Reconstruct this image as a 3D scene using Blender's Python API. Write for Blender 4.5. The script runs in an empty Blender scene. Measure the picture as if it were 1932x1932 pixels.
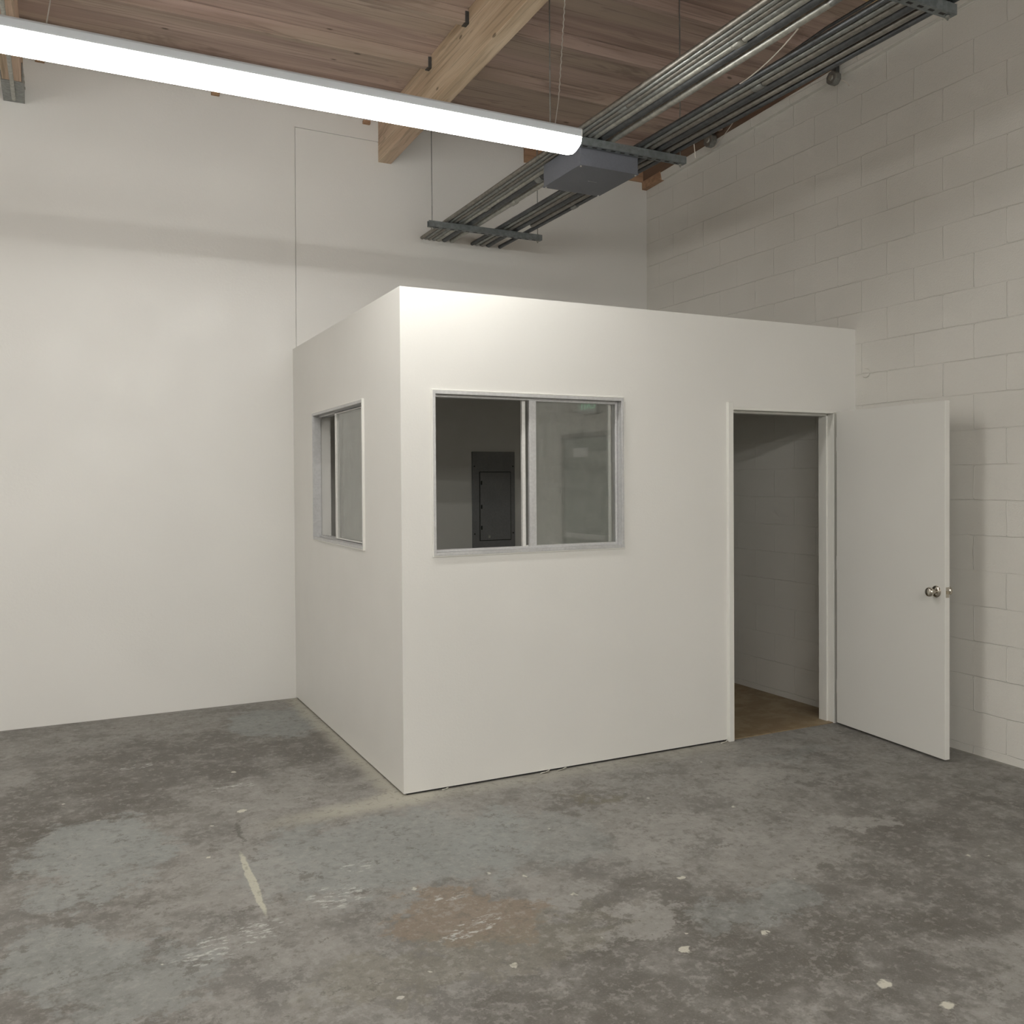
import bpy, bmesh, math, random
from mathutils import Vector, Matrix

# ------------------------------------------------------------------ camera
S = bpy.context.scene
C = S.collection
F_PX, PX, PY, W = 1701.5, 969.94, 933.5, 1932.0
CAM = Vector((-1.5247, -4.3272, 1.5899))
yaw, pitch, roll = 0.4632, -0.0141, -0.0068
f = Vector((math.sin(yaw)*math.cos(pitch), math.cos(yaw)*math.cos(pitch), math.sin(pitch)))
r0 = Vector((math.cos(yaw), -math.sin(yaw), 0)); u0 = r0.cross(f)
rt = math.cos(roll)*r0 + math.sin(roll)*u0
up = -math.sin(roll)*r0 + math.cos(roll)*u0
cd = bpy.data.cameras.new('camera'); co = bpy.data.objects.new('camera', cd); C.objects.link(co)
co.matrix_world = Matrix(((rt.x, up.x, -f.x, CAM.x), (rt.y, up.y, -f.y, CAM.y), (rt.z, up.z, -f.z, CAM.z), (0, 0, 0, 1)))
cd.sensor_width = 36; cd.sensor_fit = 'HORIZONTAL'; cd.lens = 36*F_PX/W
cd.shift_x = -(PX-W/2)/W; cd.shift_y = (PY-W/2)/W
cd.clip_start = 0.05; cd.clip_end = 60
S.camera = co
# ------------------------------------------------------------------ world, exposure
wd = bpy.data.worlds.new('world'); S.world = wd; wd.use_nodes = True
wd.node_tree.nodes['Background'].inputs[0].default_value = (0.5, 0.55, 0.6, 1)
wd.node_tree.nodes['Background'].inputs[1].default_value = 0.0
S.view_settings.view_transform = 'Standard'; S.view_settings.look = 'None'
S.view_settings.gamma = 1; S.view_settings.use_curve_mapping = False
S.view_settings.exposure = 0.0
S.cycles.use_adaptive_sampling = True; S.cycles.adaptive_threshold = 0.08; S.cycles.adaptive_min_samples = 20
LAMP = 32.0            # radiance of the fixtures' lenses
LAMP_COL = (1.0, 0.985, 0.94)

L, D, H = 3.1615, 2.377, 2.581          # room: right wall x, back wall y, office height
REAR, LEFT = -10.0, -9.0
def ceil_z(y): return 4.414 + 0.02*(0.65-y)

# ------------------------------------------------------------------ helpers
def NB(): return bmesh.new()
def bx(bm, x0, x1, y0, y1, z0, z1):
    v = [bm.verts.new(p) for p in ((x0,y0,z0),(x1,y0,z0),(x1,y1,z0),(x0,y1,z0),(x0,y0,z1),(x1,y0,z1),(x1,y1,z1),(x0,y1,z1))]
    for q in ((3,2,1,0),(4,5,6,7),(0,1,5,4),(1,2,6,5),(2,3,7,6),(3,0,4,7)): bm.faces.new([v[i] for i in q])
    return v
def hexa(bm, pts):
    v = [bm.verts.new(p) for p in pts]
    for q in ((3,2,1,0),(4,5,6,7),(0,1,5,4),(1,2,6,5),(2,3,7,6),(3,0,4,7)): bm.faces.new([v[i] for i in q])
def sweep(bm, path, rad, n=10, caps=True):
    path = [Vector(p) for p in path]; rings = []
    ref = None
    for i, p in enumerate(path):
        t = (path[min(i+1, len(path)-1)] - path[max(i-1, 0)]).normalized()
        if ref is None:
            ref = Vector((0,0,1)) if abs(t.z) < .9 else Vector((1,0,0))
        a = (ref - t*ref.dot(t)).normalized(); b = t.cross(a); ref = a
        rr = rad[i] if isinstance(rad, (list, tuple)) else rad
        rings.append([bm.verts.new(p + a*math.cos(2*math.pi*k/n)*rr + b*math.sin(2*math.pi*k/n)*rr) for k in range(n)])
    for A, B in zip(rings, rings[1:]):
        for k in range(n): bm.faces.new((A[k], A[(k+1)%n], B[(k+1)%n], B[k]))
    if caps:
        bm.faces.new(rings[0][::-1]); bm.faces.new(rings[-1])
def prism(bm, prof, axis, a0, a1):
    # closed profile of (u,v) swept along axis; axis 'x': (u,v)->(y,z); 'y': (x,z); 'z': (x,y)
    def P(u, v, a): return {'x': (a,u,v), 'y': (u,a,v), 'z': (u,v,a)}[axis]
    A = [bm.verts.new(P(u,v,a0)) for u,v in prof]; B = [bm.verts.new(P(u,v,a1)) for u,v in prof]
    n = len(prof)
    for k in range(n): bm.faces.new((A[k], A[(k+1)%n], B[(k+1)%n], B[k]))
    bm.faces.new(A[::-1]); bm.faces.new(B)
def obj(name, bm, m, parent=None, smooth=False, bevel=0, seg=2, label=None):
    bmesh.ops.recalc_face_normals(bm, faces=bm.faces)
    me = bpy.data.meshes.new(name); bm.to_mesh(me); bm.free()
    o = bpy.data.objects.new(name, me); C.objects.link(o)
    me.materials.append(m)
    if smooth:
        for p in me.polygons: p.use_smooth = True
    if bevel:
        b = o.modifiers.new('bevel', 'BEVEL'); b.width = bevel; b.segments = seg; b.limit_method = 'ANGLE'; b.angle_limit = .6
    if smooth:
        try:
            me.set_sharp_from_angle(angle=math.radians(38))
        except Exception: pass
    if parent: o.parent = parent
    if label: o['label'] = label
    return o
def tag(o, label, cat, group=None):
    o['label'] = label; o['category'] = cat
    if group: o['group'] = group
    return o
def thing(name, label, cat, group=None, loc=(0,0,0)):
    o = bpy.data.objects.new(name, None); C.objects.link(o); o.location = loc; o.empty_display_size = .05
    return tag(o, label, cat, group)
def root(name, loc=(0,0,0)):
    o = bpy.data.objects.new(name, None); C.objects.link(o); o.location = loc; o['kind'] = 'structure'; return o
def struct(name, bm, m, **k):
    o = obj(name, bm, m, **k)
    o['kind'] = 'structure'; return o

# ------------------------------------------------------------------ materials
class NT:
    def __init__(s, name):
        s.m = bpy.data.materials.new(name); s.m.use_nodes = True
        s.t = s.m.node_tree; s.b = s.t.nodes['Principled BSDF']; s.pos = None
    def n(s, ty, **kw):
        nd = s.t.nodes.new(ty)
        for k, v in kw.items(): setattr(nd, k, v)
        return nd
    def l(s, a, b): s.t.links.new(a, b)
    def set(s, sock, v):
        if hasattr(v, 'is_linked') or isinstance(v, bpy.types.NodeSocket): s.l(v, sock)
        else: sock.default_value = v
    def P(s):
        if s.pos is None: s.pos = s.n('ShaderNodeNewGeometry').outputs['Position']
        return s.pos
    def math(s, op, a, b=0.0, c=0.0, clamp=False):
        nd = s.n('ShaderNodeMath', operation=op, use_clamp=clamp)
        for i, v in enumerate((a, b, c)): s.set(nd.inputs[i], v)
        return nd.outputs[0]
    def vm(s, op, a, b=(0,0,0)):
        nd = s.n('ShaderNodeVectorMath', operation=op); s.set(nd.inputs[0], a); s.set(nd.inputs[1], b)
        return nd.outputs[1] if op in ('LENGTH', 'DISTANCE', 'DOT_PRODUCT') else nd.outputs[0]
    def noise(s, scale, detail=4, rough=.55, vec=None, stretch=None, col=False, off=0, dist=0):
        v = vec if vec is not None else s.P()
        mp = s.n('ShaderNodeMapping'); s.l(v, mp.inputs[0])
        mp.inputs['Scale'].default_value = stretch or (1,1,1); mp.inputs['Location'].default_value = (off, off*.7, off*.3)
        nd = s.n('ShaderNodeTexNoise'); nd.inputs['Scale'].default_value = scale; nd.inputs['Detail'].default_value = detail
        nd.inputs['Roughness'].default_value = rough; nd.inputs['Distortion'].default_value = dist
        s.l(mp.outputs[0], nd.inputs['Vector'])
        return nd.outputs['Color' if col else 'Fac']
    def ramp(s, v, lo, hi, a=0.0, b=1.0):
        nd = s.n('ShaderNodeMapRange', clamp=True, interpolation_type='SMOOTHSTEP'); s.set(nd.inputs[0], v)
        for i, q in zip((1,2,3,4), (lo, hi, a, b)): nd.inputs[i].default_value = q
        return nd.outputs[0]
    def mix(s, fac, a, b, mode='MIX'):
        nd = s.n('ShaderNodeMix', data_type='RGBA', blend_type=mode)
        s.set(nd.inputs[0], fac)
        for i, v in ((6, a), (7, b)):
            if isinstance(v, tuple) and len(v) == 3: v = v + (1,)
            s.set(nd.inputs[i], v)
        return nd.outputs[2]
    def bump(s, h, dist, strength=1, normal=None):
        nd = s.n('ShaderNodeBump'); nd.inputs['Distance'].default_value = dist; nd.inputs['Strength'].default_value = strength
        s.l(h, nd.inputs['Height'])
        if normal is not None: s.l(normal, nd.inputs['Normal'])
        return nd.outputs[0]
    def out(s, col=None, rough=None, normal=None, metal=None, spec=None):
        I = s.b.inputs
        if col is not None: s.set(I['Base Color'], col if not (isinstance(col, tuple) and len(col) == 3) else col+(1,))
        if rough is not None: s.set(I['Roughness'], rough)
        if metal is not None: I['Metallic'].default_value = metal
        if spec is not None: I['Specular IOR Level'].default_value = spec
        if normal is not None: s.l(normal, I['Normal'])
        return s.m

def paint(name, col, rough=.4, bumpd=.0006, scale=60, spec=.5):
    k = NT(name)
    n1 = k.noise(1.3, 1, off=3); n2 = k.noise(scale, 1); n3 = k.noise(4, 2, off=9)
    c = k.mix(k.ramp(n1, .35, .65), tuple(q*.975 for q in col), col)
    hh = n2
    return k.out(c, k.ramp(n3, .3, .7, rough*.9, rough*1.15), k.bump(hh, bumpd), spec=spec)
M = {}
WALLC = (.765, .755, .722)
M['wall'] = paint('white_wall_paint', (.745,.736,.704), .42, .0005, 70)
M['panel'] = paint('white_office_paint', (.745,.736,.702), .45, .0004, 80)
M['trim'] = paint('white_trim_paint', (.77,.765,.72), .38, .0003, 90)
M['door'] = paint('door_paint', (.735,.728,.69), .42, .0002, 40)

def cmu():
    k = NT('painted_block')
    sp = k.n('ShaderNodeSeparateXYZ'); k.l(k.P(), sp.inputs[0])
    wob = k.math('MULTIPLY', k.math('SUBTRACT', k.noise(9, 1, off=5), .5), .012)
    u = k.math('ADD', k.math('SUBTRACT', sp.outputs[1], -0.8666), wob)
    v = k.math('ADD', k.math('SUBTRACT', sp.outputs[2], 0.046), k.math('MULTIPLY', wob, .7))
    cb = k.n('ShaderNodeCombineXYZ'); k.l(u, cb.inputs[0]); k.l(v, cb.inputs[1])
    br = k.n('ShaderNodeTexBrick', offset=.5, offset_frequency=2, squash=1, squash_frequency=2)
    k.l(cb.outputs[0], br.inputs['Vector']); I = br.inputs
    I['Scale'].default_value = 1; I['Mortar Size'].default_value = .0035; I['Mortar Smooth'].default_value = .55
    I['Brick Width'].default_value = .4064; I['Row Height'].default_value = .2032; I['Bias'].default_value = 0
    I['Color1'].default_value = (0,0,0,1); I['Color2'].default_value = (1,1,1,1); I['Mortar'].default_value = (.5,.5,.5,1)
    fill = k.ramp(k.noise(2.2, 1, off=11), .38, .62, .35, 1)       # joints filled with paint here and there
    g = k.math('MULTIPLY', br.outputs['Fac'], fill)
    fv = k.math('FRACT', k.math('ADD', k.math('DIVIDE', v, .2032), .5))
    vert = k.math('MULTIPLY', br.outputs['Fac'], k.ramp(k.math('ABSOLUTE', k.math('SUBTRACT', fv, .5)), .03, .05))   # upright joints, filled proud
    tex = k.noise(120, 1, .7)
    c = k.mix(k.ramp(k.noise(1.1, 3, off=7), .35, .65), (.69,.674,.628), (.73,.714,.668))
    c = k.mix(k.math('MULTIPLY', br.outputs['Color'], .05), c, (.56,.545,.49))
    c = k.mix(k.math('MULTIPLY', g, .05), c, (.45,.435,.38))
    c = k.mix(k.math('MULTIPLY', vert, .35), c, (.80,.79,.74))  # upright joints painted lighter, as if catching the lamp from the left
    g = k.math('SUBTRACT', g, k.math('MULTIPLY', vert, 1.5))
    h = k.math('ADD', k.math('MULTIPLY', g, -2.0), k.math('MULTIPLY', tex, 1.1))
    return k.out(c, .62, k.bump(h, .0014), spec=.4)
M['cmu'] = cmu()

def px2floor(x, y):
    d = f + rt*((x-PX)/F_PX) - up*((y-PY)/F_PX)
    t = -CAM.z/d.z
    return CAM.x+d.x*t, CAM.y+d.y*t
def floor_mat():
    k = NT('worn_concrete')
    P = k.P()
    wn = k.noise(2.6, 6, .74, col=True, off=4)
    wob = k.vm('MULTIPLY', k.vm('SUBTRACT', wn, (.5,.5,.5)), (.95,.95,0))
    wn2 = k.noise(16, 3, .7, col=True, off=14)
    wob2 = k.vm('MULTIPLY', k.vm('SUBTRACT', wn2, (.5,.5,.5)), (.22,.22,0))
    Q = k.vm('ADD', k.vm('ADD', P, wob), wob2)
    wob3 = k.vm('MULTIPLY', k.vm('SUBTRACT', wn2, (.5,.5,.5)), (.10,.10,0))
    Q2 = k.vm('ADD', P, wob3)
    def blob(c, rad, soft=.35, ang=0, Qv=None):
        soft *= .42
        mp = k.n('ShaderNodeMapping', vector_type='TEXTURE'); k.l(Qv if Qv is not None else Q, mp.inputs[0])
        mp.inputs['Location'].default_value = (c[0], c[1], 0); mp.inputs['Rotation'].default_value = (0,0,ang)
        mp.inputs['Scale'].default_value = (rad[0], rad[1], 1)
        ln = k.vm('LENGTH', mp.outputs[0])
        return k.ramp(ln, 1+soft, 1-soft, 0, 1)
    n1 = k.noise(1.6, 4, .68, off=0); n2 = k.noise(5, 5, .72, off=20); n3 = k.noise(28, 3, .7, off=6); n4 = k.noise(120, 1, .6)
    c = k.mix(k.ramp(n1, .36, .62), (.165,.158,.145), (.245,.236,.218))
    c = k.mix(k.math('MULTIPLY', k.ramp(n2, .50, .62), .55), c, (.31,.30,.28))
    c = k.mix(k.math('MULTIPLY', k.ramp(n2, .47, .38), .5), c, (.145,.136,.122))
    pl = k.ramp(k.noise(3.1, 6, .76, off=41), .525, .545)
    c = k.mix(k.math('MULTIPLY', pl, .42), c, (.30,.295,.275))
    dark, blue, lite = (.108,.100,.086), (.272,.288,.278), (.34,.332,.31)
    def add(c, m, col, amt): return k.mix(k.math('MULTIPLY', m, amt), c, col)
    nb = k.ramp(n2, .42, .60, 1.0, .45)
    for cc, rad, ang, soft, amt in (
        ((-.75,1.20), (.95,.55), .1, .30, .75), ((-1.60,.62), (.55,.42), 0, .3, .8), ((-2.1,.2), (.6,.5), 0, .3, .7), ((-1.25,.40),(.35,.16),.2,.3,.5),
        ((.82,-.42), (.24,.13), .3, .3, .6), ((1.72,-1.52), (.42,.26), .2, .4, .6), ((.47,-1.55), (.62,.22), .2, .35, .65),
        ((.25,-1.98), (.75,.40), .1, .35, .7), ((.86,-2.15), (.5,.35), .1, .4, .55), ((-1.62,-1.15), (.30,.20), 0, .3, .7), ((-1.30,-.62),(.30,.10),.1,.3,.5),
        ((1.25,-1.95), (.4,.35), 0, .4, .55), ((2.2,-1.4), (.6,.5), 0, .5, .45), ((-.35,-2.1), (.4,.25), 0, .4, .5)):
        c = add(c, k.math('MULTIPLY', blob(cc, rad, soft, ang), nb), dark, amt)
    for cc, rad, ang, amt in (((-1.43,.02), (.30,.34), .2, .75), ((-1.50,-.45), (.18,.14), 0, .6), ((-1.55,-.95), (.20,.22), 0, .6), ((-1.30,-1.25),(.22,.14),0,.5),
        ((-.28,-.62), (.62,.42), .1, .62), ((-.22,1.75), (.34,.42), .3, .7), ((.30,-.75),(.45,.30),0,.4), ((.80,-1.75),(.28,.14),0,.45), ((2.2,-.35),(.4,.12),0,.25)):
        c = add(c, blob(cc, rad, .35, ang), blue, amt)
    for cc, rad, ang, amt in (((1.75,-1.30), (.20,.11), -.4, .6), ((.92,-1.02), (.35,.15), .2, .5), ((1.15,-1.42),(.4,.2),.1,.45), ((.30,-1.62), (.22,.12), 0, .6), ((-.95,-.55), (.25,.35), .2, .35), ((1.75,-.65),(.3,.1),0,.45)):
        c = add(c, blob(cc, rad, .4, ang), lite, amt)
    c = add(c, blob((-.22,-1.33), (.26,.19), .35, 0), (.225,.18,.135), .8)
    c = add(c, blob((-.30,-1.55), (.55,.16), .4, .1), (.20,.187,.145), .4)
    c = k.mix(k.math('MULTIPLY', k.ramp(k.noise(8, 5, .8, off=77), .60, .63), .55), c, (.12,.11,.095))
    c = add(c, blob((.83,-.43), (.13,.06), .4, 0), (.15,.135,.095), .6)
    # scuffed white marks
    for cc, rad, ang in (((-.60,-.93), (.11,.09), .3), ((-1.02,-1.10), (.20,.09), .4), ((-.24,-1.40), (.14,.05), .3), ((-.22,-1.14),(.07,.04),.2), ((-.45,-.70),(.06,.04),.2), ((-1.2,1.15),(.14,.04),.1), ((-.75,.55),(.1,.05),.1)):
        mk = k.math('MULTIPLY', blob(cc, rad, .5, ang, Q2), k.ramp(k.noise(34, 4, .7, stretch=(.6,1.7,1), off=31), .52, .60))
        c = add(c, mk, (.50,.50,.475), .8)
    # overspray of wall paint: by the office corner and along its two walls
    sp = k.n('ShaderNodeSeparateXYZ'); k.l(P, sp.inputs[0]); X, Y = sp.outputs[0], sp.outputs[1]
    spray = (.43,.415,.35)
    mside = k.math('MULTIPLY', k.ramp(k.math('ADD', X, k.math('MULTIPLY', n2, .12)), -.075, .05), k.math('MULTIPLY', k.ramp(Y, -.02, .06), k.ramp(X, .2, .1)))
    c = add(c, mside, spray, .85)
    mfront = k.math('MULTIPLY', k.ramp(k.math('ADD', Y, k.math('MULTIPLY', n2, .10)), -.16, .03), k.math('MULTIPLY', k.ramp(X, -.02, .02), k.ramp(X, 2.2, 1.9)))
    c = add(c, mfront, spray, .42)
    c = add(c, blob((-.24,-.05), (.36,.085), 1.9, .05, Q2), spray, .75)
    c = add(c, blob((0,0), (.14,.10), 1.6, 0, Q2), spray, .8)
    mr = k.math('MULTIPLY', k.ramp(X, L-.05, L-.01), k.ramp(Y, .1, -.1))
    c = add(c, mr, spray, .25)
    # line of old paint and lighter wear around
    ax, ay = px2floor(455, 1612); b_, c_ = px2floor(500, 1722)
    mid = ((ax+b_)/2, (ay+c_)/2); an = math.atan2(c_-ay, b_-ax); ln = math.hypot(b_-ax, c_-ay)/2
    c = add(c, blob(mid, (ln*1.05, .016), .4, an, k.vm('ADD', P, k.vm('MULTIPLY', wob3, (.25,.25,0)))), (.50,.49,.40), .85)
    ax, ay = px2floor(452, 1570)
    c = add(c, blob((ax, ay), (.16, .010), .6, an, Q2), (.09,.085,.075), .6)
    # paint flecks
    vo = k.n('ShaderNodeTexVoronoi', feature='F1'); vo.inputs['Scale'].default_value = 6.5
    k.l(k.vm('ADD', P, k.vm('MULTIPLY', wob3, (.45,.45,0))), vo.inputs['Vector'])
    sc = k.n('ShaderNodeSeparateColor'); k.l(vo.outputs['Color'], sc.inputs[0])
    rad_ = k.ramp(sc.outputs[0], .70, 1.0, 0.0, .062)
    fl = k.ramp(k.math('SUBTRACT', vo.outputs['Distance'], rad_), .012, -.012)
    fl = k.math('MULTIPLY', fl, k.ramp(sc.outputs[0], .72, .74))
    c = add(c, fl, (.55,.53,.47), .8)
    for x, y, rr in ((392,1617,.020),(1283,1657,.022),(1868,1615,.012),(1295,1792,.024),(1668,1856,.034),(1440,1760,.017),(1785,1894,.028),(456,1530,.034),(1828,1616,.014),(989,1652,.014),(1085,1686,.015),(440,1456,.022),(968,1822,.018),(1294,1760,.014)):
        c = add(c, blob(px2floor(x, y), (rr*.8, rr*.62), .5, .4, k.vm('ADD', P, k.vm('MULTIPLY', wob3, (.8,.8,0)))), (.56,.54,.46), .9)
    c = k.mix(k.math('MULTIPLY', k.ramp(n3, .54, .64), .34), c, (.36,.35,.325))
    c = k.mix(k.math('MULTIPLY', k.ramp(n3, .46, .36), .34), c, (.12,.112,.10))
    c = k.mix(k.math('MULTIPLY', k.ramp(n4, .55, .72), .16), c, (.36,.35,.32))
    h = n3
    return k.out(c, k.ramp(n2, .35, .65, .55, .78), k.bump(h, .0014), spec=.35)
M['floor'] = floor_mat()

def tile():
    k = NT('brown_vinyl_tile')
    br = k.n('ShaderNodeTexBrick', offset=0, offset_frequency=1); k.l(k.P(), br.inputs['Vector']); I = br.inputs
    I['Scale'].default_value = 1; I['Mortar Size'].default_value = .0015; I['Brick Width'].default_value = .3048; I['Row Height'].default_value = .3048
    I['Color1'].default_value = (.20,.135,.070,1); I['Color2'].default_value = (.255,.185,.105,1); I['Mortar'].default_value = (.09,.06,.035,1)
    c = k.mix(k.math('MULTIPLY', k.ramp(k.noise(6, 5, .65), .42, .60), .7), br.outputs['Color'], (.33,.26,.16))
    return k.out(c, .5, k.bump(k.noise(40, 3), .0004))
M['tile'] = tile()

def wood(name, a, b, c3, axis='x', knots=True, sc=1.0):
    k = NT(name)
    st = {'x': (.35,6,6), 'y': (6,.35,6)}[axis]; st2 = {'x': (.6,30,30), 'y': (30,.6,30)}[axis]
    n1 = k.noise(1.3*sc, 3, .6, stretch=st, dist=.6); n2 = k.noise(2.5, 2, .6, stretch=st2, off=8)
    n3 = k.noise(.8, 2, off=3, stretch={'x': (.5,2.4,2.4), 'y': (2.4,.5,2.4)}[axis])
    c = k.mix(k.ramp(n1, .35, .65), a, b); c = k.mix(k.math('MULTIPLY', k.ramp(n3, .45, .6), .7), c, c3)
    c = k.mix(k.math('MULTIPLY', k.ramp(n2, .52, .70), .5), c, tuple(q*.5 for q in a))
    n4 = k.noise(1.0, 4, .7, off=19, stretch={'x': (.9,5,5), 'y': (5,.9,5)}[axis], dist=1.2)
    c = k.mix(k.math('MULTIPLY', k.ramp(n4, .56, .66), .45), c, tuple(q*.55 for q in a))
    if knots:
        vo = k.n('ShaderNodeTexVoronoi'); vo.inputs['Scale'].default_value = 4.2
        mp = k.n('ShaderNodeMapping'); k.l(k.P(), mp.inputs[0]); mp.inputs['Scale'].default_value = {'x': (.55,1.3,1.3), 'y': (1.3,.55,1.3)}[axis]
        k.l(mp.outputs[0], vo.inputs['Vector'])
        sc_ = k.n('ShaderNodeSeparateColor'); k.l(vo.outputs['Color'], sc_.inputs[0])
        kn = k.math('MULTIPLY', k.ramp(vo.outputs['Distance'], .075, .035), k.ramp(sc_.outputs[1], .30, .35))
        c = k.mix(k.math('MULTIPLY', kn, .75), c, tuple(q*.22 for q in a))
    return k.out(c, .75, k.bump(n2, .0010), spec=.25)
M['ply'] = wood('roof_sheathing_wood', (.39,.29,.245), (.55,.425,.365), (.49,.40,.32), 'x', True)
M['joist'] = wood('red_brown_joist_wood', (.33,.24,.20), (.45,.34,.29), (.40,.325,.255), 'x', True)
M['newjoist'] = wood('new_joist_wood', (.55,.38,.20), (.66,.47,.26), (.60,.43,.24), 'x', False)
M['beam'] = wood('tan_beam_wood', (.54,.41,.28), (.68,.55,.40), (.60,.43,.33), 'y', True, 1.8)
M['ledger'] = wood('ledger_wood', (.16,.10,.07), (.25,.16,.11), (.20,.14,.10), 'y', False)
M['endwood'] = wood('nailer_wood', (.34,.20,.13), (.46,.29,.18), (.42,.28,.17), 'x', False)

def metal(name, col, rough, metal_=.85, scale=40, var=.25):
    k = NT(name)
    n = k.noise(scale, 4, .6); n2 = k.noise(6, 3, off=5)
    c = k.mix(k.ramp(n, .35, .65), tuple(q*(1-var) for q in col), col)
    c = k.mix(k.math('MULTIPLY', k.ramp(n2, .45, .65), min(.4, var*1.5)), c, tuple(q*.6 for q in col))
    return k.out(c, rough, k.bump(n, .0002), metal=metal_)
M['galv'] = metal('galvanised_steel', (.34,.35,.335), .42)
M['galvl'] = metal('bright_galvanised_steel', (.50,.50,.455), .42)
M['galvd'] = metal('dark_galvanised_steel', (.14,.148,.155), .45)
M['galvw'] = metal('warm_galvanised_steel', (.31,.295,.265), .45)
M['strut'] = metal('strut_steel', (.25,.275,.28), .5, .7)
M['boxpaint'] = metal('grey_box_enamel', (.135,.142,.165), .5, 0.0, 90, .08)
M['panelgrey'] = metal('dark_panel_enamel', (.25,.253,.258), .5, 0.0, 60, .1)
M['seam'] = metal('panel_seam', (.015,.015,.016), .6, 0, 60, .1)
M['alu'] = metal('aluminium_frame', (.60,.60,.60), .42, .45, 70, .1)
M['aluL'] = metal('bright_aluminium', (.78,.77,.74), .4, .3, 70, .08)
M['nickel'] = metal('satin_nickel', (.62,.58,.51), .18, 1.0, 30, .05)
M['brass'] = metal('dull_brass', (.45,.40,.30), .3, 1.0, 30, .1)
M['screw'] = metal('zinc_screw', (.75,.74,.70), .3, .9, 30, .1)
M['gap_shade'] = metal('gap_shade_black', (.02,.02,.02), .8, 0, 30, .1)  # black standing in for shade inside gaps and slots
M['wire'] = metal('white_wire', (.62,.57,.50), .5, 0, 30, .1)
M['cable'] = metal('steel_cable', (.50,.47,.43), .5, .3, 30, .1)
M['housing'] = metal('white_lamp_housing', (.66,.71,.76), .4, 0.0, 30, .01)
M['cap'] = metal('white_end_cap', (.72,.73,.72), .4, 0.0, 30, .04)
M['flake'] = metal('peeled_paint', (.72,.70,.62), .5, 0, 40, .06)
M['greendoor'] = metal('grey_green_door_paint', (.20,.235,.21), .45, 0, 30, .06)
M['greenframe'] = metal('grey_frame_paint', (.16,.155,.145), .5, 0, 30, .06)
M['paper'] = metal('white_sign_board', (.85,.85,.85), .5, 0, 30, .03)

def emis(name, col, st):
    k = NT(name); k.b.inputs['Base Color'].default_value = (.8,.8,.8,1); k.b.inputs['Roughness'].default_value = .3
    n = k.noise(20, 2)
    k.b.inputs['Emission Color'].default_value = col+(1,)
    k.l(k.math('ADD', k.math('MULTIPLY', n, st*.02), st*.99), k.b.inputs['Emission Strength'])
    return k.m
M['lens'] = emis('glowing_lamp_lens', LAMP_COL, LAMP)
M['rear_lens'] = emis('glowing_rear_lamp_lens', LAMP_COL, LAMP*1.28)
M['left_fill_lens'] = emis('added_left_fill_lens', LAMP_COL, LAMP*1.4)  # lens of the added left fill lamps, brighter than the front one
M['exit'] = emis('lit_exit_letters', (.2,.9,.45), 1.2)

def glass():
    m = bpy.data.materials.new('window_glass'); m.use_nodes = True; t = m.node_tree; t.nodes.clear()
    o = t.nodes.new('ShaderNodeOutputMaterial'); mx = t.nodes.new('ShaderNodeMixShader')
    tr = t.nodes.new('ShaderNodeBsdfTransparent'); gl = t.nodes.new('ShaderNodeBsdfGlossy'); geo = t.nodes.new('ShaderNodeNewGeometry')
    mx2 = t.nodes.new('ShaderNodeMixShader'); df = t.nodes.new('ShaderNodeBsdfDiffuse')
    tr.inputs[0].default_value = (.93,.94,.93,1); gl.inputs['Roughness'].default_value = .01
    ns = t.nodes.new('ShaderNodeTexNoise'); ns.inputs['Scale'].default_value = 6
    mr = t.nodes.new('ShaderNodeMapRange'); mr.inputs[1].default_value = .3; mr.inputs[2].default_value = .7; mr.inputs[3].default_value = .035; mr.inputs[4].default_value = .11
    t.links.new(ns.outputs[0], mr.inputs[0]); t.links.new(mr.outputs[0], mx2.inputs[0])
    df.inputs[0].default_value = (.6,.6,.57,1)
    dt = t.nodes.new('ShaderNodeVectorMath'); dt.operation = 'DOT_PRODUCT'
    t.links.new(geo.outputs['Normal'], dt.inputs[0]); t.links.new(geo.outputs['Incoming'], dt.inputs[1])
    def mm(op, a, b):
        nd = t.nodes.new('ShaderNodeMath'); nd.operation = op
        for i, v in enumerate((a, b)):
            if isinstance(v, (int, float)): nd.inputs[i].default_value = v
            elif v is not None: t.links.new(v, nd.inputs[i])
        return nd.outputs[0]
    ca = mm('ABSOLUTE', dt.outputs['Value'], None)
    fr_ = mm('ADD', mm('MULTIPLY', mm('POWER', mm('SUBTRACT', 1.0, ca), 5.0), .93), .07)      # clear float glass
    t.links.new(fr_, mx.inputs[0]); t.links.new(tr.outputs[0], mx.inputs[1]); t.links.new(gl.outputs[0], mx.inputs[2])
    t.links.new(mx.outputs[0], mx2.inputs[1]); t.links.new(df.outputs[0], mx2.inputs[2]); t.links.new(mx2.outputs[0], o.inputs[0])
    return m
M['glass'] = glass()

# ------------------------------------------------------------------ room shell
b = NB(); bx(b, LEFT, L+.2, REAR, D+.2, -.1, 0); struct('floor', b, M['floor'])
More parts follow.
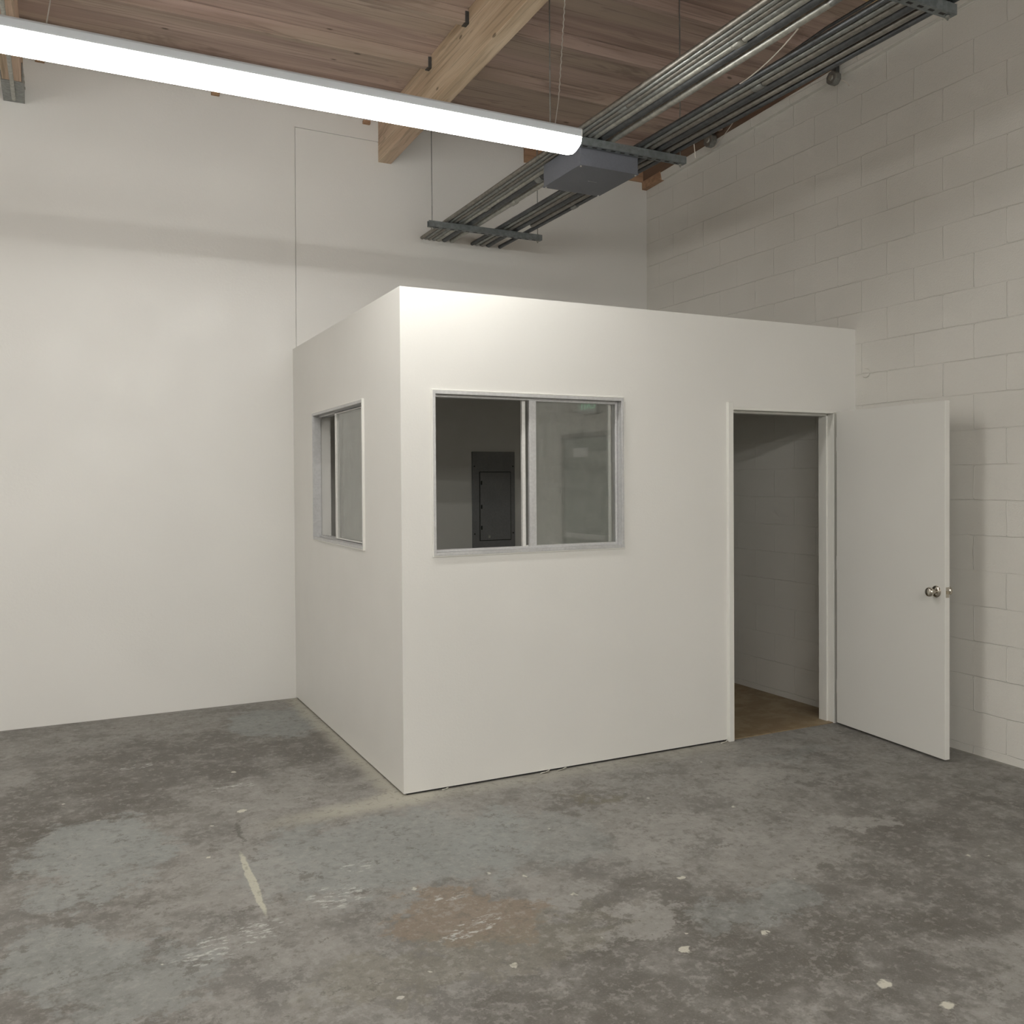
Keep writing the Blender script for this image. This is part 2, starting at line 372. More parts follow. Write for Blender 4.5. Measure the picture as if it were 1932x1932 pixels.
# back wall with the drywall layer that stops beside the recessed panel above the office
b = NB()
TOPZ = 4.50
bx(b, LEFT-.1, L, D, D+.2, 0, TOPZ)
struct('wall_back', b, M['wall'])
b = NB()
prism(b, [(LEFT,.0),(.012,.0),(.03,4.219),(.70,4.211),(.70,4.40),(LEFT,4.40)], 'y', D-.013, D)
struct('wall_back', b, M['wall'], bevel=.0015)
b = NB()
prism(b, [(.018,.0),(L,.0),(L,4.40),(.706,4.40),(.706,4.205),(.036,4.213)], 'y', D-.0085, D)
struct('wall_back', b, M['wall'], bevel=.0015)
b = NB(); bx(b, L, L+.2, REAR, D+.2, 0, 4.66); struct('wall_right', b, M['cmu'])
b = NB(); bx(b, LEFT-.1, LEFT, REAR, D, 0, 4.7); struct('wall_left', b, M['wall'])
b = NB(); bx(b, LEFT-.1, L+.2, REAR-.1, REAR, 0, 4.8); struct('wall_rear', b, M['wall'])
b = NB()
z0, z1 = ceil_z(D+.2), ceil_z(REAR-.1)
hexa(b, [(LEFT-.1,REAR-.1,z1),(L+.2,REAR-.1,z1),(L+.2,D+.2,z0),(LEFT-.1,D+.2,z0),(LEFT-.1,REAR-.1,z1+.1),(L+.2,REAR-.1,z1+.1),(L+.2,D+.2,z0+.1),(LEFT-.1,D+.2,z0+.1)])
struct('ceiling', b, M['ply'])

# ------------------------------------------------------------------ the small office
T = .115
WX0, WX1, WZ0, WZ1 = .170, 1.333, 1.212, 2.064          # front window
SY0, SY1 = .622, 1.765                                   # side window (same heights)
DX0, DX1, DZ = 2.084, 2.985, 2.035                       # door rough opening
GAP = .011
b = NB()
for x0, x1, zz0, zz1 in ((0, WX0, GAP, H), (WX0, WX1, GAP, WZ0), (WX0, WX1, WZ1, H), (WX1, DX0, GAP, H), (DX0, DX1, DZ, H), (DX1, L, GAP, H)):
    bx(b, x0, x1, 0, T, zz0, zz1)
bmesh.ops.remove_doubles(b, verts=b.verts, dist=1e-5)
struct('wall_front', b, M['panel'])
b = NB()
for y0, y1, zz0, zz1 in ((T, SY0, GAP, H), (SY0, SY1, GAP, WZ0), (SY0, SY1, WZ1, H), (SY1, D-.013, GAP, H)):
    bx(b, 0, T, y0, y1, zz0, zz1)
struct('wall_side', b, M['panel'])
b = NB(); bx(b, .02, DX0-.02, .012, T-.01, 0, GAP); bx(b, .012, T-.01, T, D-.03, 0, GAP); struct('baseboard_plate', b, M['gap_shade'])  # black strip paints the shade of the gap under the office walls
b = NB(); bx(b, T, L, T, D, H-.09, H-.001); struct('ceiling', b, M['wall'])
b = NB(); bx(b, T, L, T-.09, D-.013, 0, .005); bx(b, DX0+.03, DX1-.02, .004, T-.09, 0, .005); struct('floor', b, M['tile'])
# uneven bead of paint along the top edge
random.seed(4)

def window(name, horiz, glass_dir):
    # builds in local axes: u along the wall, v into the wall
    r = root(name)
    def ub(bm, u0, u1, v0, v1, zz0, zz1):
        if horiz: bx(bm, u0, u1, v0, v1, zz0, zz1)
        else: bx(bm, v0, v1, u0, u1, zz0, zz1)
    u0, u1 = (WX0, WX1) if horiz else (SY0, SY1)
    fr = NB(); w = .015
    FD = .082 if horiz else .046
    ub(fr, u0, u0+w, -.012, FD, WZ0, WZ1); ub(fr, u1-w, u1, -.012, FD, WZ0, WZ1)
    ub(fr, u0+w, u1-w, -.010, .082, WZ1-.018, WZ1); ub(fr, u0+w, u1-w, -.010, .082, WZ0, WZ0+.017)
    # track ribs
    for v in (.030, .052, .074):
        ub(fr, u0+w, u1-w, v, v+.004, WZ0+.017, WZ0+.027); ub(fr, u0+w, u1-w, v, v+.004, WZ1-.030, WZ1-.018)
    obj('window_frame', fr, M['alu'], r, bevel=.0015)
    # narrow painted bead around the frame
    bd = NB()
    ub(bd, u0-.006, u0, -.014, .002, WZ0-.006, WZ1+.006)
    ub(bd, u1, u1+.005, -.010, .002, WZ0-.006, WZ1+.006)
    ub(bd, u0, u1, -.009, .002, WZ0-.006, WZ0); ub(bd, u0, u1, -.008, .002, WZ1, WZ1+.006)
    obj('window_bead', bd, M['trim'], r, bevel=.002)
    zb, zt = WZ0+.020, WZ1-.022
    def panel(nm, a0, a1, v, sl, sr, ms):
        p = NB()
        ub(p, a0, a0+sl, v, v+.020, zb, zt); ub(p, a1-sr, a1, v, v+.020, zb, zt)
        ub(p, a0+sl, a1-sr, v, v+.018, zb, zb+.012); ub(p, a0+sl, a1-sr, v, v+.018, zt-.012, zt)
        o = obj(nm, p, ms, r, bevel=.0015)
        g = NB(); ub(g, a0+sl, a1-sr, v+.007, v+.011, zb+.012, zt-.012)
        obj('pane', g, M['glass'], o)
    if horiz:
        panel('fixed_sash', .748, u1-.016, .032, .042, .014, M['alu'])
        panel('sliding_sash', .716, 1.289, .056, .020, .018, M['aluL'])
    else:
        panel('fixed_sash', u0+.016, 1.345, .030, .014, .034, M['aluL'])
        panel('sliding_sash', u0+.03, 1.372, .052, .018, .018, M['galvd'])
    return r
window('window_1', True, 1)
window('window_2', False, 1)

# ------------------------------------------------------------------ office door, standing open
d1 = root('door_1', (2.955, -.03, 0))
def loc(o):  # children in world coordinates: compensate the parent's location
    o.matrix_parent_inverse = Matrix.Translation((-2.955, .03, 0)); return o
b = NB()
bx(b, 2.080, 2.118, -.022, T+.012, .0, 2.066)                 # left jamb, standing proud
bx(b, 2.118, 2.132, .045, T, .0, 2.021)                       # stop
bx(b, 2.118, 2.960, -.010, T+.012, 2.021, 2.037)              # head
bx(b, 2.132, 2.960, .045, T, 2.009, 2.021)
bx(b, 2.960, 2.986, -.004, T+.012, .0, 2.037)
bx(b, 2.946, 2.960, .045, T, .0, 2.021)
loc(obj('door_frame', b, M['trim'], d1, bevel=.0025))
A = Vector((2.9535, -.034, 0)); E = Vector((2.876, -.899, 0)); dv = (E-A).normalized(); nv = Vector((-dv.y, dv.x, 0))  # points to +x
if nv.x < 0: nv = -nv
TH = .035; zb, zt = .014, 2.030
b = NB(); e = E; a = A
hexa(b, [tuple(a)[:2]+(zb,), tuple(e)[:2]+(zb,), tuple(e+nv*TH)[:2]+(zb,), tuple(a+nv*TH)[:2]+(zb,),
         tuple(a)[:2]+(zt,), tuple(e)[:2]+(zt,), tuple(e+nv*TH)[:2]+(zt,), tuple(a+nv*TH)[:2]+(zt,)])
leaf = loc(obj('door_leaf', b, M['door'], d1, bevel=.002))
def dpt(s, n, z): p = E - dv*s + nv*n; return Vector((p.x, p.y, z))   # s back from free edge, n out of the visible face
KZ = .955
def lathe(bm, org, ax, prof, n=24):
    ax = ax.normalized(); t = Vector((0,0,1)) if abs(ax.z) < .9 else Vector((1,0,0)); u = ax.cross(t).normalized(); v = ax.cross(u); rings = []
    for s, rr in prof:
        rings.append([bm.verts.new(org+ax*s+u*math.cos(2*math.pi*k/n)*max(rr,1e-4)+v*math.sin(2*math.pi*k/n)*max(rr,1e-4)) for k in range(n)])
    for P_, Q_ in zip(rings, rings[1:]):
        for k in range(n): bm.faces.new((P_[k], P_[(k+1)%n], Q_[(k+1)%n], Q_[k]))
    bm.faces.new(rings[0][::-1]); bm.faces.new(rings[-1])
KP = [(0,.033),(.004,.033),(.009,.028),(.012,.014),(.030,.0125),(.036,.018),(.042,.0245),(.050,.0275),(.058,.0265),(.064,.021),(.066,.012),(.0665,.001)]
def knob(side):
    b = NB(); o_ = dpt(.060, 0 if side < 0 else TH, KZ); lathe(b, o_, nv*side, KP)
    o = obj('door_knob', b, M['nickel'], leaf, smooth=True); o.matrix_parent_inverse = Matrix.Translation((-2.955, .03, 0)); return o
# children of the leaf: leaf has identity local transform but its world offset is cancelled, so use identity
for sd in (-1, 1):
    k_ = knob(sd); k_.matrix_parent_inverse = Matrix.Identity(4)
b = NB()
p0 = E + dv*.0005
for n0, n1, zz0, zz1, th in ((.006,.029,KZ-.029,KZ+.029,.0015),):
    q = [p0+nv*n0, p0+nv*n1, p0+nv*n1+dv*th, p0+nv*n0+dv*th]
    hexa(b, [(v.x,v.y,zz0) for v in q]+[(v.x,v.y,zz1) for v in q])
pl = obj('latch_plate', b, M['nickel'], leaf)
b = NB(); q = [p0+nv*.012, p0+nv*.023, p0+nv*.023+dv*.011, p0+nv*.014+dv*.011]
hexa(b, [(v.x,v.y,KZ-.009) for v in q]+[(v.x,v.y,KZ+.009) for v in q]); obj('latch_bolt', b, M['brass'], leaf)
for hz in (.25, 1.05, 1.82):
    b = NB(); sweep(b, [(2.964,-.030,hz-.045),(2.964,-.030,hz+.045)], .006, 10); loc(obj('door_hinge', b, M['trim'], d1, smooth=True))

# ------------------------------------------------------------------ exit door in the right wall (seen mirrored in the office window)
d2 = root('door_2')
b = NB(); bx(b, L-.03, L, -3.80, -3.75, 0, 2.08); bx(b, L-.03, L, -2.80, -2.75, 0, 2.08); bx(b, L-.03, L, -3.75, -2.80, 2.03, 2.08); obj('door_frame', b, M['greenframe'], d2, bevel=.002)
b = NB(); bx(b, L-.022, L, -3.745, -2.805, .01, 2.025); lf = obj('door_leaf', b, M['greendoor'], d2, bevel=.002)
b = NB(); bx(b, L-.075, L-.05, -3.65, -2.90, 1.02, 1.07); bx(b, L-.05, L-.0225, -3.65, -3.58, 1.02, 1.07); bx(b, L-.05, L-.0225, -2.97, -2.90, 1.02, 1.07); obj('push_bar', b, M['alu'], lf, bevel=.003)
b = NB(); bx(b, L-.025, L-.0225, -3.56, -3.28, 1.84, 1.93); tag(obj('door_sign', b, M['paper']), 'small blank white sign high on the grey green exit door', 'sign')
ex = thing('exit_sign', 'white exit sign with green letters above the grey green door', 'exit sign', loc=(0,0,0))
b = NB(); bx(b, L-.05, L, -3.40, -3.08, 2.26, 2.44); obj('sign_housing', b, M['cap'], ex, bevel=.004)
cu = bpy.data.curves.new('exit_text', 'FONT'); cu.body = 'EXIT'; cu.size = .15; cu.extrude = .001; cu.align_x = 'CENTER'; cu.align_y = 'CENTER'
to = bpy.data.objects.new('tmp', cu); C.objects.link(to)
dg = bpy.context.evaluated_depsgraph_get(); me = bpy.data.meshes.new_from_object(to.evaluated_get(dg)); C.objects.unlink(to); bpy.data.objects.remove(to)
tx = bpy.data.objects.new('exit_letters', me); C.objects.link(tx); me.materials.clear(); me.materials.append(M['exit'])
tx.rotation_euler = (math.pi/2, 0, -math.pi/2); tx.location = (L-.052, -3.24, 2.35); tx.parent = ex

# ------------------------------------------------------------------ roof framing
def beam(x0, x1, zD, slope, label):
    b = NB(); ya, yb = REAR, D
    zb0, zb1 = zD, zD+slope*(D-REAR)
    hexa(b, [(x0,ya,zb1),(x1,ya,zb1),(x1,yb,zb0),(x0,yb,zb0),(x0,ya,ceil_z(ya)),(x1,ya,ceil_z(ya)),(x1,yb,ceil_z(yb)),(x0,yb,ceil_z(yb))])
    return tag(obj('ceiling_beam', b, M['beam'], bevel=.003), label, 'beam', 'roof beams')
beam(.671, .774, 4.057, .0187, 'thick tan wooden roof beam whose end stands on the back wall above the office')
beam(-1.832, -1.727, 4.075, .0187, 'tan wooden roof beam at the left edge, carrying a conduit below')
beam(-4.27, -4.17, 4.075, .0187, 'tan wooden roof beam far left, out of frame')
ordn = ['nearest the back wall','second from the back wall','third from the back wall','fourth from the back wall','fifth from the back wall','sixth from the back wall']
def joist(x0, x1, y, mat, label):
    b = NB(); w = .019; zt_ = ceil_z(y+w)-.001; zb_ = ceil_z(y)-.089
    bx(b, x0, x1, y-w, y+w, zb_, zt_)
    return tag(obj('ceiling_joist', b, mat, bevel=.002), label, 'joist', 'ceiling joists')
for bay, (x0, x1, nm) in enumerate(((-1.726, .670, 'left of the big roof beam'), (.775, 3.09, 'right of the big beam'), (-4.169, -1.833, 'in the far left bay, out of frame'))):
    for i in range(6 if bay < 2 else 0):
        y = 1.87 - .61*i
        new = (bay == 1 and i == 4)
        joist(x0, x1, y, M['newjoist'] if new else M['joist'],
              ('pale new wooden ceiling joist ' if new else 'red brown ceiling joist ') + nm + ', ' + ordn[i])
    for i in range(6, 19):
        joist(x0, x1, 1.87-.61*i, M['joist'], 'red brown ceiling joist out of frame toward the rear of the room')
# joist hangers at the big beam
for i in range(5):
    y = 1.87-.61*i; b = NB(); zb_ = ceil_z(y)-.0895
    bx(b, .642, .6705, y-.024, y+.024, zb_-.003, zb_); bx(b, .648, .6705, y-.024, y-.0205, zb_, zb_+.07); bx(b, .648, .6705, y+.0205, y+.024, zb_, zb_+.07)
    tag(obj('joist_hanger', b, M['galvd']), 'small steel hanger on the big beam, holding the left joist %s' % ordn[i], 'hanger', 'joist hangers on the big beam')
# ledger on the block wall
b = NB()
def lz(y): return 4.18+.0436*(2.384-y)
ya, yb = -3.0, D
hexa(b, [(L-.045,ya,lz(ya)+.06),(L,ya,lz(ya)+.06),(L,yb,lz(yb)+.06),(L-.045,yb,lz(yb)+.06),(L-.045,ya,ceil_z(ya)),(L,ya,ceil_z(ya)),(L,yb,ceil_z(yb)),(L-.045,yb,ceil_z(yb))])
lg = tag(obj('wall_ledger', b, M['ledger']), 'dark wooden roof ledger along the top of the block wall', 'ledger')
b = NB()
hexa(b, [(L-.03,ya,lz(ya)),(L,ya,lz(ya)),(L,2.10,lz(2.10)),(L-.03,2.10,lz(2.10)),(L-.045,ya,lz(ya)+.075),(L,ya,lz(ya)+.075),(L,2.10,lz(2.10)+.075),(L-.045,2.10,lz(2.10)+.075)])
struct('trim_1', b, M['cmu'])
b = NB(); hexa(b, [(L-.05,2.10,lz(2.1)),(L,2.10,lz(2.1)),(L,D,lz(D)),(L-.05,D,lz(D)),(L-.05,2.10,lz(2.1)+.07),(L,2.10,lz(2.1)+.07),(L,D,lz(D)+.07),(L-.05,D,lz(D)+.07)])
tag(obj('wood_block', b, M['endwood'], bevel=.002), 'bare brown wood block at the top corner of block wall and back wall', 'wood block')
b = NB(); bx(b, 1.93, L-.05, D-.03, D, 4.245, 4.37)
tag(obj('nailer_board', b, M['endwood'], bevel=.002), 'brown wood board at the top of the back wall behind the conduits', 'board')
for x, z, nm in ((-1.63,4.366,'left'), (-.53,4.352,'middle'), (.575,4.338,'right')):
    b = NB(); bx(b, x-.028, x+.028, D-.04, D-.013, z-.013, z+.013)
    tag(obj('wood_block', b, M['endwood'], bevel=.002), 'small brown wood chip block high on the back wall, %s of three under the lamp' % nm, 'wood block', 'blocks on the back wall')

# ------------------------------------------------------------------ hanging lamps
FZ = 3.276
def lamp(x0, x1, yc, zc, label, wires=False, lens='rear_lens'):
    t = thing('strip_light', label, 'lamp', 'suspended strip lights', (0,0,0))
    w = .064
    b = NB(); prism(b, [(yc-w,zc),(yc-w,zc+.034),(yc-w+.012,zc+.046),(yc+w-.012,zc+.046),(yc+w,zc+.034),(yc+w,zc)], 'x', x0, x1)
    h = obj('lamp_housing', b, M['housing'], t, bevel=.002)
    pr = [(yc-w+.002, zc-.001)]
    for i in range(13):
        a = math.pi*i/12; pr.append((yc-(w+.002)*math.cos(a)**1 if True else 0, zc-.012-.055*math.sin(a)**.8))
    pr.append((yc+w-.002, zc-.001))
    b = NB(); n = len(pr); steps = [(x0,0.90),(x0+.006,1),(x1-.03,1),(x1-.010,.93),(x1,.72)]
    rings = []
    for x, s in steps: rings.append([b.verts.new((x, yc+(u-yc)*(.85+.15*s), zc+(v-zc)*s)) for u, v in pr])
    for P_, Q_ in zip(rings, rings[1:]):
        for k in range(n-1): b.faces.new((P_[k], P_[k+1], Q_[k+1], Q_[k]))
    b.faces.new(rings[0][::-1]); b.faces.new(rings[-1])
    obj('lamp_lens', b, M[lens], t, smooth=True)
    for xa, xb in ((x0-.006, x0), (x1, x1+.005)):
        b = NB(); prism(b, [(yc-w-.001,zc-.004),(yc-w-.001,zc+.035),(yc-w+.011,zc+.047),(yc+w-.011,zc+.047),(yc+w+.001,zc+.035),(yc+w+.001,zc-.004)], 'x', xa, xb)
        obj('end_cap', b, M['cap'], t, bevel=.001)
    if wires:
        for xs in (x0+.18, x1-.170):
            b = NB()
            pth = [(xs+.055,yc,zc+.045),(xs+.080,yc,zc+.20)]
            m = 90
            for i in range(1, m+1):
                q = i/m; zz = zc+.20+(ceil_z(yc)-.001-zc-.20)*q; xx = xs+.080+.075*q
                pth.append((xx+.0022*math.cos(i*1.9), yc+.0022*math.sin(i*1.9), zz))
            sweep(b, pth, .0024, 6); obj('twisted_wire', b, M['cable'], t)
    return t
lamp(-1.800, .762, -.450, FZ, 'long white glowing strip light hanging in front of the office', True, 'lens')
lamp(-5.9, -3.45, -.45, FZ, 'added fill strip light out of frame at the left', lens='left_fill_lens')  # unseen lamp added to brighten the office side wall
lamp(-8.6, -6.15, -.45, FZ, 'added fill strip light out of frame at the far left', lens='left_fill_lens')  # second unseen lamp added for more light from the left
for yc in (-4.62, -8.8):
    lamp(-1.700, .762, yc, FZ, 'added fill strip light out of frame toward the rear of the room')
lamp(-4.9, -2.45, -4.62, FZ, 'added fill strip light out of frame at the rear left')  # unseen lamp added beside the rear row as fill
lamp(-4.9, -2.45, -6.7, FZ, 'added fill strip light out of frame toward the rear of the room')  # added in-between row starts here, fill from behind the camera
lamp(.95, 3.05, -6.7, FZ, 'added fill strip light out of frame toward the rear of the room')  # added fill lamp, right end of the in-between row
lamp(-1.7, .762, -6.7, FZ, 'added fill strip light out of frame toward the rear of the room')  # added fill lamp, middle of the in-between row

# ------------------------------------------------------------------ conduit rack
CZ = 3.503      # top of the struts
def pipe(x, r, m, zc, label, y0=-9.0, y1=D-.014, coup=(), x2=None, bend=None):
    t = thing('conduit', label, 'conduit', 'conduits on the hanging rack')
    b = NB()
    sweep(b, [(x,y0,zc),(x,y1,zc)], r, 14); obj('pipe', b, m, t, smooth=True)
    for y in coup:
        b = NB(); sweep(b, [(x,y-.035,zc),(x,y-.030,zc),(x,y+.030,zc),(x,y+.035,zc)], [r*1.12,r*1.28,r*1.28,r*1.12], 14)
        obj('coupling', b, M['galvl'] if m is M['galvl'] else M['galv'], t, smooth=True)
    return t
left = [(1.022,.0135,'galvw'),(1.054,.0135,'galv'),(1.086,.0135,'galvw'),(1.120,.0150,'galv'),(1.160,.0185,'galvl'),(1.212,.0250,'galvd'),(1.276,.0200,'galvl')]
nml = ['leftmost','second','third','fourth','fifth, brighter','sixth, thick and dark','seventh, brighter']
for i, (x, r, m) in enumerate(left):
    pipe(x, r, M[m], CZ+r+.0005, 'steel conduit, %s from left in the left bundle of the rack' % nml[i],
         coup={4:(1.45,-1.2),5:(.75,),6:(1.25,),2:(-.4,),1:(1.05,)}.get(i, ()), y0=-1.62 if i == 6 else -9.0)
pipe(1.276, .0155, M['galvd'], CZ+.0205, 'thin dark steel conduit running on from the end of the bright seventh conduit', y0=-9.0, y1=-1.60, coup=(-1.645,))
right = [(1.452,.0135,'galvd'),(1.492,.0150,'galv'),(1.540,.0185,'galvw'),(1.596,.0240,'galvd'),(1.652,.0165,'galvw'),(1.700,.0150,'galvd')]
nmr = ['leftmost','second','third','fourth, thick and dark','fifth','rightmost']
for i, (x, r, m) in enumerate(right):
    pipe(x, r, M[m], CZ+r+.0005, 'steel conduit, %s in the right bundle of the rack' % nmr[i],
         y1=D-.014 if i in (0,1,2,3,5) else 1.7, coup={5:(1.15,), 2:(-.9,)}.get(i, ()))
def strut(y, x0, nm, slots=True):
    t = thing('strut_channel', nm, 'rack bar', 'strut bars of the conduit rack', (0,0,0))
    x1 = x0+.935; z1 = CZ; z0 = CZ-.042; b = NB(); h = .0205
    prof = [(y-h,z0),(y+h,z0),(y+h,z1),(y+.010,z1),(y+.010,z1-.006),(y+h-.003,z1-.006),(y+h-.003,z0+.003),(y-h+.003,z0+.003),(y-h+.003,z1-.006),(y-.010,z1-.006),(y-.010,z1),(y-h,z1)]
    prism(b, prof, 'x', x0, x1)
    ch = obj('channel', b, M['strut'], t)
    if slots:
        for i in range(14):
            b = NB(); xx = x0+.05+i*.062; bx(b, xx, xx+.030, y-.0065, y+.0065, z0-.0005, z0+.001)
            obj('slot', b, M['gap_shade'], ch)  # flat black inlay in place of the dark inside an open slot
    for xs in (x0+.030, x1-.030):
        b = NB(); sweep(b, [(xs,y,z0-.02),(xs,y,ceil_z(y)-.001)], .0036, 8); rd = obj('threaded_rod', b, M['galv'], t, smooth=True)
        b = NB(); sweep(b, [(xs,y,z0-.012),(xs,y,z0-.003)], .010, 6); obj('nut', b, M['galvl'], rd)
    return t
strut(1.865, .882, 'steel strut bar hanging under the conduits, nearest the back wall')
strut(.015, .850, 'steel strut bar hanging under the conduits beside the grey pull box')
strut(-1.835, .785, 'steel strut bar hanging under the conduits at the top right')
strut(-3.7, .80, 'steel strut bar hanging under the conduits, out of frame', False)
# grey pull box under the conduits
t = thing('pull_box', 'flat grey steel electrical box under the hanging conduits', 'electrical box')
b = NB(); bx(b, 1.090, 1.478, .048, .480, 3.372, 3.500); obj('box_body', b, M['boxpaint'], t, bevel=.003)
b = NB(); bx(b, 1.086, 1.482, .044, .484, 3.366, 3.3715); cv = obj('box_cover', b, M['boxpaint'], t, bevel=.002)
b = NB(); bx(b, 1.27, 1.33, .262, .266, 3.3645, 3.366); obj('maker_mark', b, M['panelgrey'], cv)
for x, y in ((1.10,.060),(1.468,.060),(1.10,.468),(1.468,.468)):
    b = NB(); sweep(b, [(x,y,3.361),(x,y,3.366)], .0055, 8); obj('screw', b, M['screw'], cv)
# thin conduit up near the roof and the ledger boxes
t = thing('conduit', 'thin lone conduit high under the ceiling between the two pipe bundles', 'conduit')
b = NB(); sweep(b, [(2.70,1.30,4.25),(2.575,.02,4.255),(2.545,-.35,4.262),(2.545,-2.8,4.27)], .010, 10); obj('pipe', b, M['galvd'], t, smooth=True)
def jbox(x, y, z, s, lab, wires=(), dep=.05):
    t = thing('junction_box', lab, 'electrical box', 'junction boxes near the ledger')
    b = NB()
    n = 8; prism(b, [(y+s*math.cos(math.pi/8+2*math.pi*k/n), z+s*math.sin(math.pi/8+2*math.pi*k/n)) for k in range(n)], 'x', x-dep/2, x+dep/2)
    bd = obj('box_body', b, M['galv'], t, bevel=.003)
    b = NB(); sweep(b, [(x-dep/2-.008,y,z),(x-dep/2,y,z)], [s*.35,s*.45], 10); obj('knockout', b, M['galvl'], bd)
    b = NB(); bx(b, x, x+.03, y-.02, y+.02, z+s*.8, z+s+.10); obj('bracket', b, M['galvd'], t)
    for w in wires:
        b = NB(); sweep(b, w, .0028, 6); obj('loose_wire', b, M['wire'], t, smooth=True)
    return t
def arc(a, b_, sag, n=14):
    a, b_ = Vector(a), Vector(b_); o = []
    for i in range(n+1):
        q = i/n; p = a.lerp(b_, q); p.z -= sag*4*q*(1-q); o.append(tuple(p))
    return o
def pt(x, y, ax, v):
    d = f + rt*((x-PX)/F_PX) - up*((y-PY)/F_PX); t_ = (v-CAM[ax])/d[ax]; return CAM+d*t_
q = pt(1340, 265, 0, 3.06); jbox(q.x, q.y, q.z, .055, 'round steel junction box above the nearer end of the grey pull box, by the ledger', [arc(pt(1336,292,0,3.03), pt(1388,224,0,2.95), .01)])
q = pt(1356, 222, 0, 2.95); jbox(q.x, q.y, q.z, .05, 'steel junction box tucked among the pipes of the right bundle', [arc(pt(1360,215,0,2.94), pt(1359,198,0,2.94), 0)])
q = pt(1573, 148, 0, 3.07); jbox(q.x, q.y, q.z, .045, 'steel junction box with dangling wire ends high on the block wall', [arc(pt(1588,152,0,3.06), pt(1602,162,0,3.09), -.01, 6)])
# loose wires
t = NB(); sweep(t, arc(Vector((1.290,-1.425,3.508)), pt(1396,158,1,-.95), .02), .0030, 6)
tag(obj('loose_wire', t, M['wire'], smooth=True), 'pale loose wire dangling beneath the left pipe bundle at upper right', 'wire')
t = NB(); sweep(t, arc(pt(1309,268,0,1.708), pt(1312,298,0,1.722), 0), .0026, 6)
tag(obj('loose_wire', t, M['wire'], smooth=True), 'short pale wire hanging just beyond the strut bar end', 'wire')
t = NB(); sweep(t, [tuple(pt(x,y,1,.0)) for x,y in ((1253,291.5),(1258,288),(1264,282),(1263,290),(1270,292),(1281,296))], .0022, 6)
tag(obj('loose_wire', t, M['wire'], smooth=True), 'short pale wire end tied on top of the strut bar by the pull box', 'wire')
# conduit and box under the left beam
t = thing('conduit', 'galvanised conduit running under the wooden beam at the left edge', 'conduit')
zf = lambda y: 4.075+.0187*(D-y)-.013
b = NB(); sweep(b, [(-1.778,-6,zf(-6)-.006),(-1.778,D-.10,zf(D-.10)-.006)], .0125, 10); obj('pipe', b, M['galvl'], t, smooth=True)
t = thing('beam_hanger', 'galvanised steel saddle hanger holding the wall end of the left edge beam', 'beam hanger')
hy0, hy1 = D-.34, D-.0135
zb_ = lambda y: 4.075+.0187*(D-y)
b = NB(); hexa(b, [(-1.840,hy0,zb_(hy0)-.005),(-1.719,hy0,zb_(hy0)-.005),(-1.719,hy1,zb_(hy1)-.005),(-1.840,hy1,zb_(hy1)-.005),(-1.840,hy0,zb_(hy0)-.0005),(-1.719,hy0,zb_(hy0)-.0005),(-1.719,hy1,zb_(hy1)-.0005),(-1.840,hy1,zb_(hy1)-.0005)])
obj('seat_plate', b, M['galv'], t)
for xa, xb in ((-1.840,-1.8335),(-1.7255,-1.719)):
    b = NB(); bx(b, xa, xb, hy0, hy1, 4.082, 4.20); sp_ = obj('side_plate', b, M['galv'], t)
    for yy in (hy0+.06, hy0+.16, hy0+.26):
        b = NB(); xo = xa-.006 if xa < -1.8 else xb+.006; sweep(b, [(xo,yy,4.145),((xa if xa < -1.8 else xb),yy,4.145)], .010, 6); obj('bolt', b, M['galvl'], sp_)
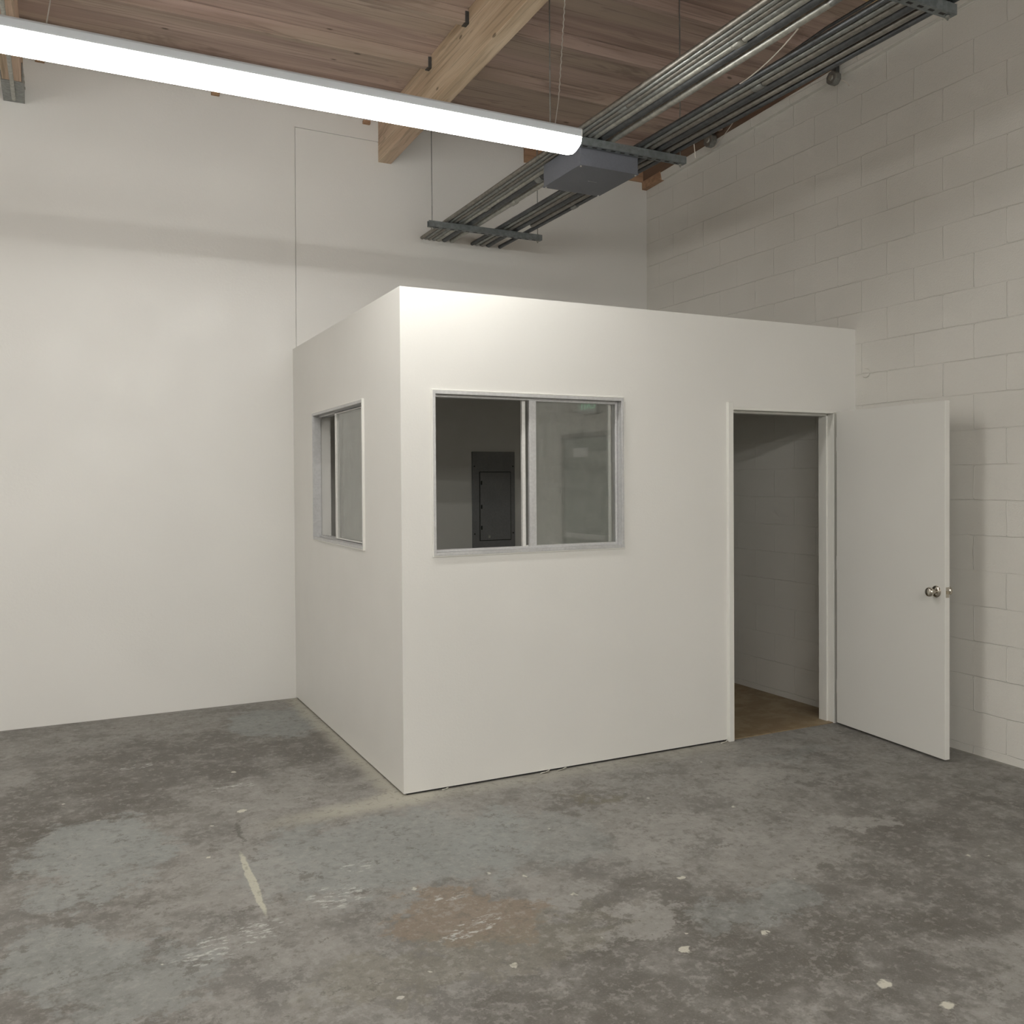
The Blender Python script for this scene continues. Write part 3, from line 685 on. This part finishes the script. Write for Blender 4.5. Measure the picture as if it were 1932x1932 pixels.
# ------------------------------------------------------------------ fittings on the walls
t = thing('electrical_panel', 'dark grey electrical breaker panel on the wall inside the office', 'electrical panel')
b = NB(); bx(b, 1.437, 1.822, D-.020, D, .93, 1.839); bd = obj('panel_cover', b, M['panelgrey'], t, bevel=.003)
b = NB(); bx(b, 1.498, 1.784, D-.0215, D-.020, 1.112, 1.676); obj('door_gap', b, M['seam'], t)
b = NB(); bx(b, 1.504, 1.778, D-.027, D-.0215, 1.118, 1.670); dr = obj('panel_door', b, M['panelgrey'], t, bevel=.002)
for z in (1.22, 1.39, 1.585):
    b = NB(); bx(b, 1.508, 1.519, D-.031, D-.027, z-.016, z+.016); obj('hinge', b, M['seam'], dr)
b = NB(); bx(b, 1.575, 1.590, D-.030, D-.027, 1.135, 1.155); obj('latch', b, M['galvl'], dr)
for x, z in ((1.455,1.72),(1.803,1.72),(1.455,1.17),(1.803,1.17)):
    b = NB(); sweep(b, [(x,D-.0225,z),(x,D-.020,z)], .006, 8); obj('screw', b, M['seam'], bd)
b = NB(); lathe(b, Vector((L,-.092,2.284)), Vector((-1,0,0)), [(0,.030),(.010,.030),(.013,.027),(.014,.010),(.014,.001)])
tag(obj('round_cap', b, M['cmu'], smooth=True), 'small round cap painted over on the block wall beside the office top', 'wall cap')
# curls of peeled paint at the foot of the front wall
def flake(x, y, s, lab, seed):
    random.seed(seed); b = NB(); n = 7; vs = []
    for k in range(n):
        a = 2*math.pi*k/n; rr = s*(.6+.5*random.random())
        vs.append((x+rr*1.9*math.cos(a), y+rr*.5*math.sin(a), .004+.014*max(0, math.cos(a*1.0+.6))*s/.02))
    up_ = [b.verts.new(v) for v in vs]; dn = [b.verts.new((v[0], v[1], v[2]-.003)) for v in vs]
    b.faces.new(up_); b.faces.new(dn[::-1])
    for k in range(n): b.faces.new((up_[k], dn[k], dn[(k+1)%n], up_[(k+1)%n]))
    tag(obj('paint_flake', b, M['flake']), lab, 'paint flake', 'peeled paint along the office front')
q = px2floor(1018, 1452); flake(q[0], -.012, .022, 'curl of peeled white paint at the office wall foot below the window', 1)
q = px2floor(1050, 1448); flake(q[0], -.012, .016, 'small flake of white paint right of the larger curl', 2)
q = px2floor(1358, 1398); flake(q[0], -.022, .018, 'crumpled bit of white paint at the foot of the door frame', 3)
q = px2floor(838, 1488); flake(q[0], -.006, .010, 'tiny flake of white paint near the office corner', 5)
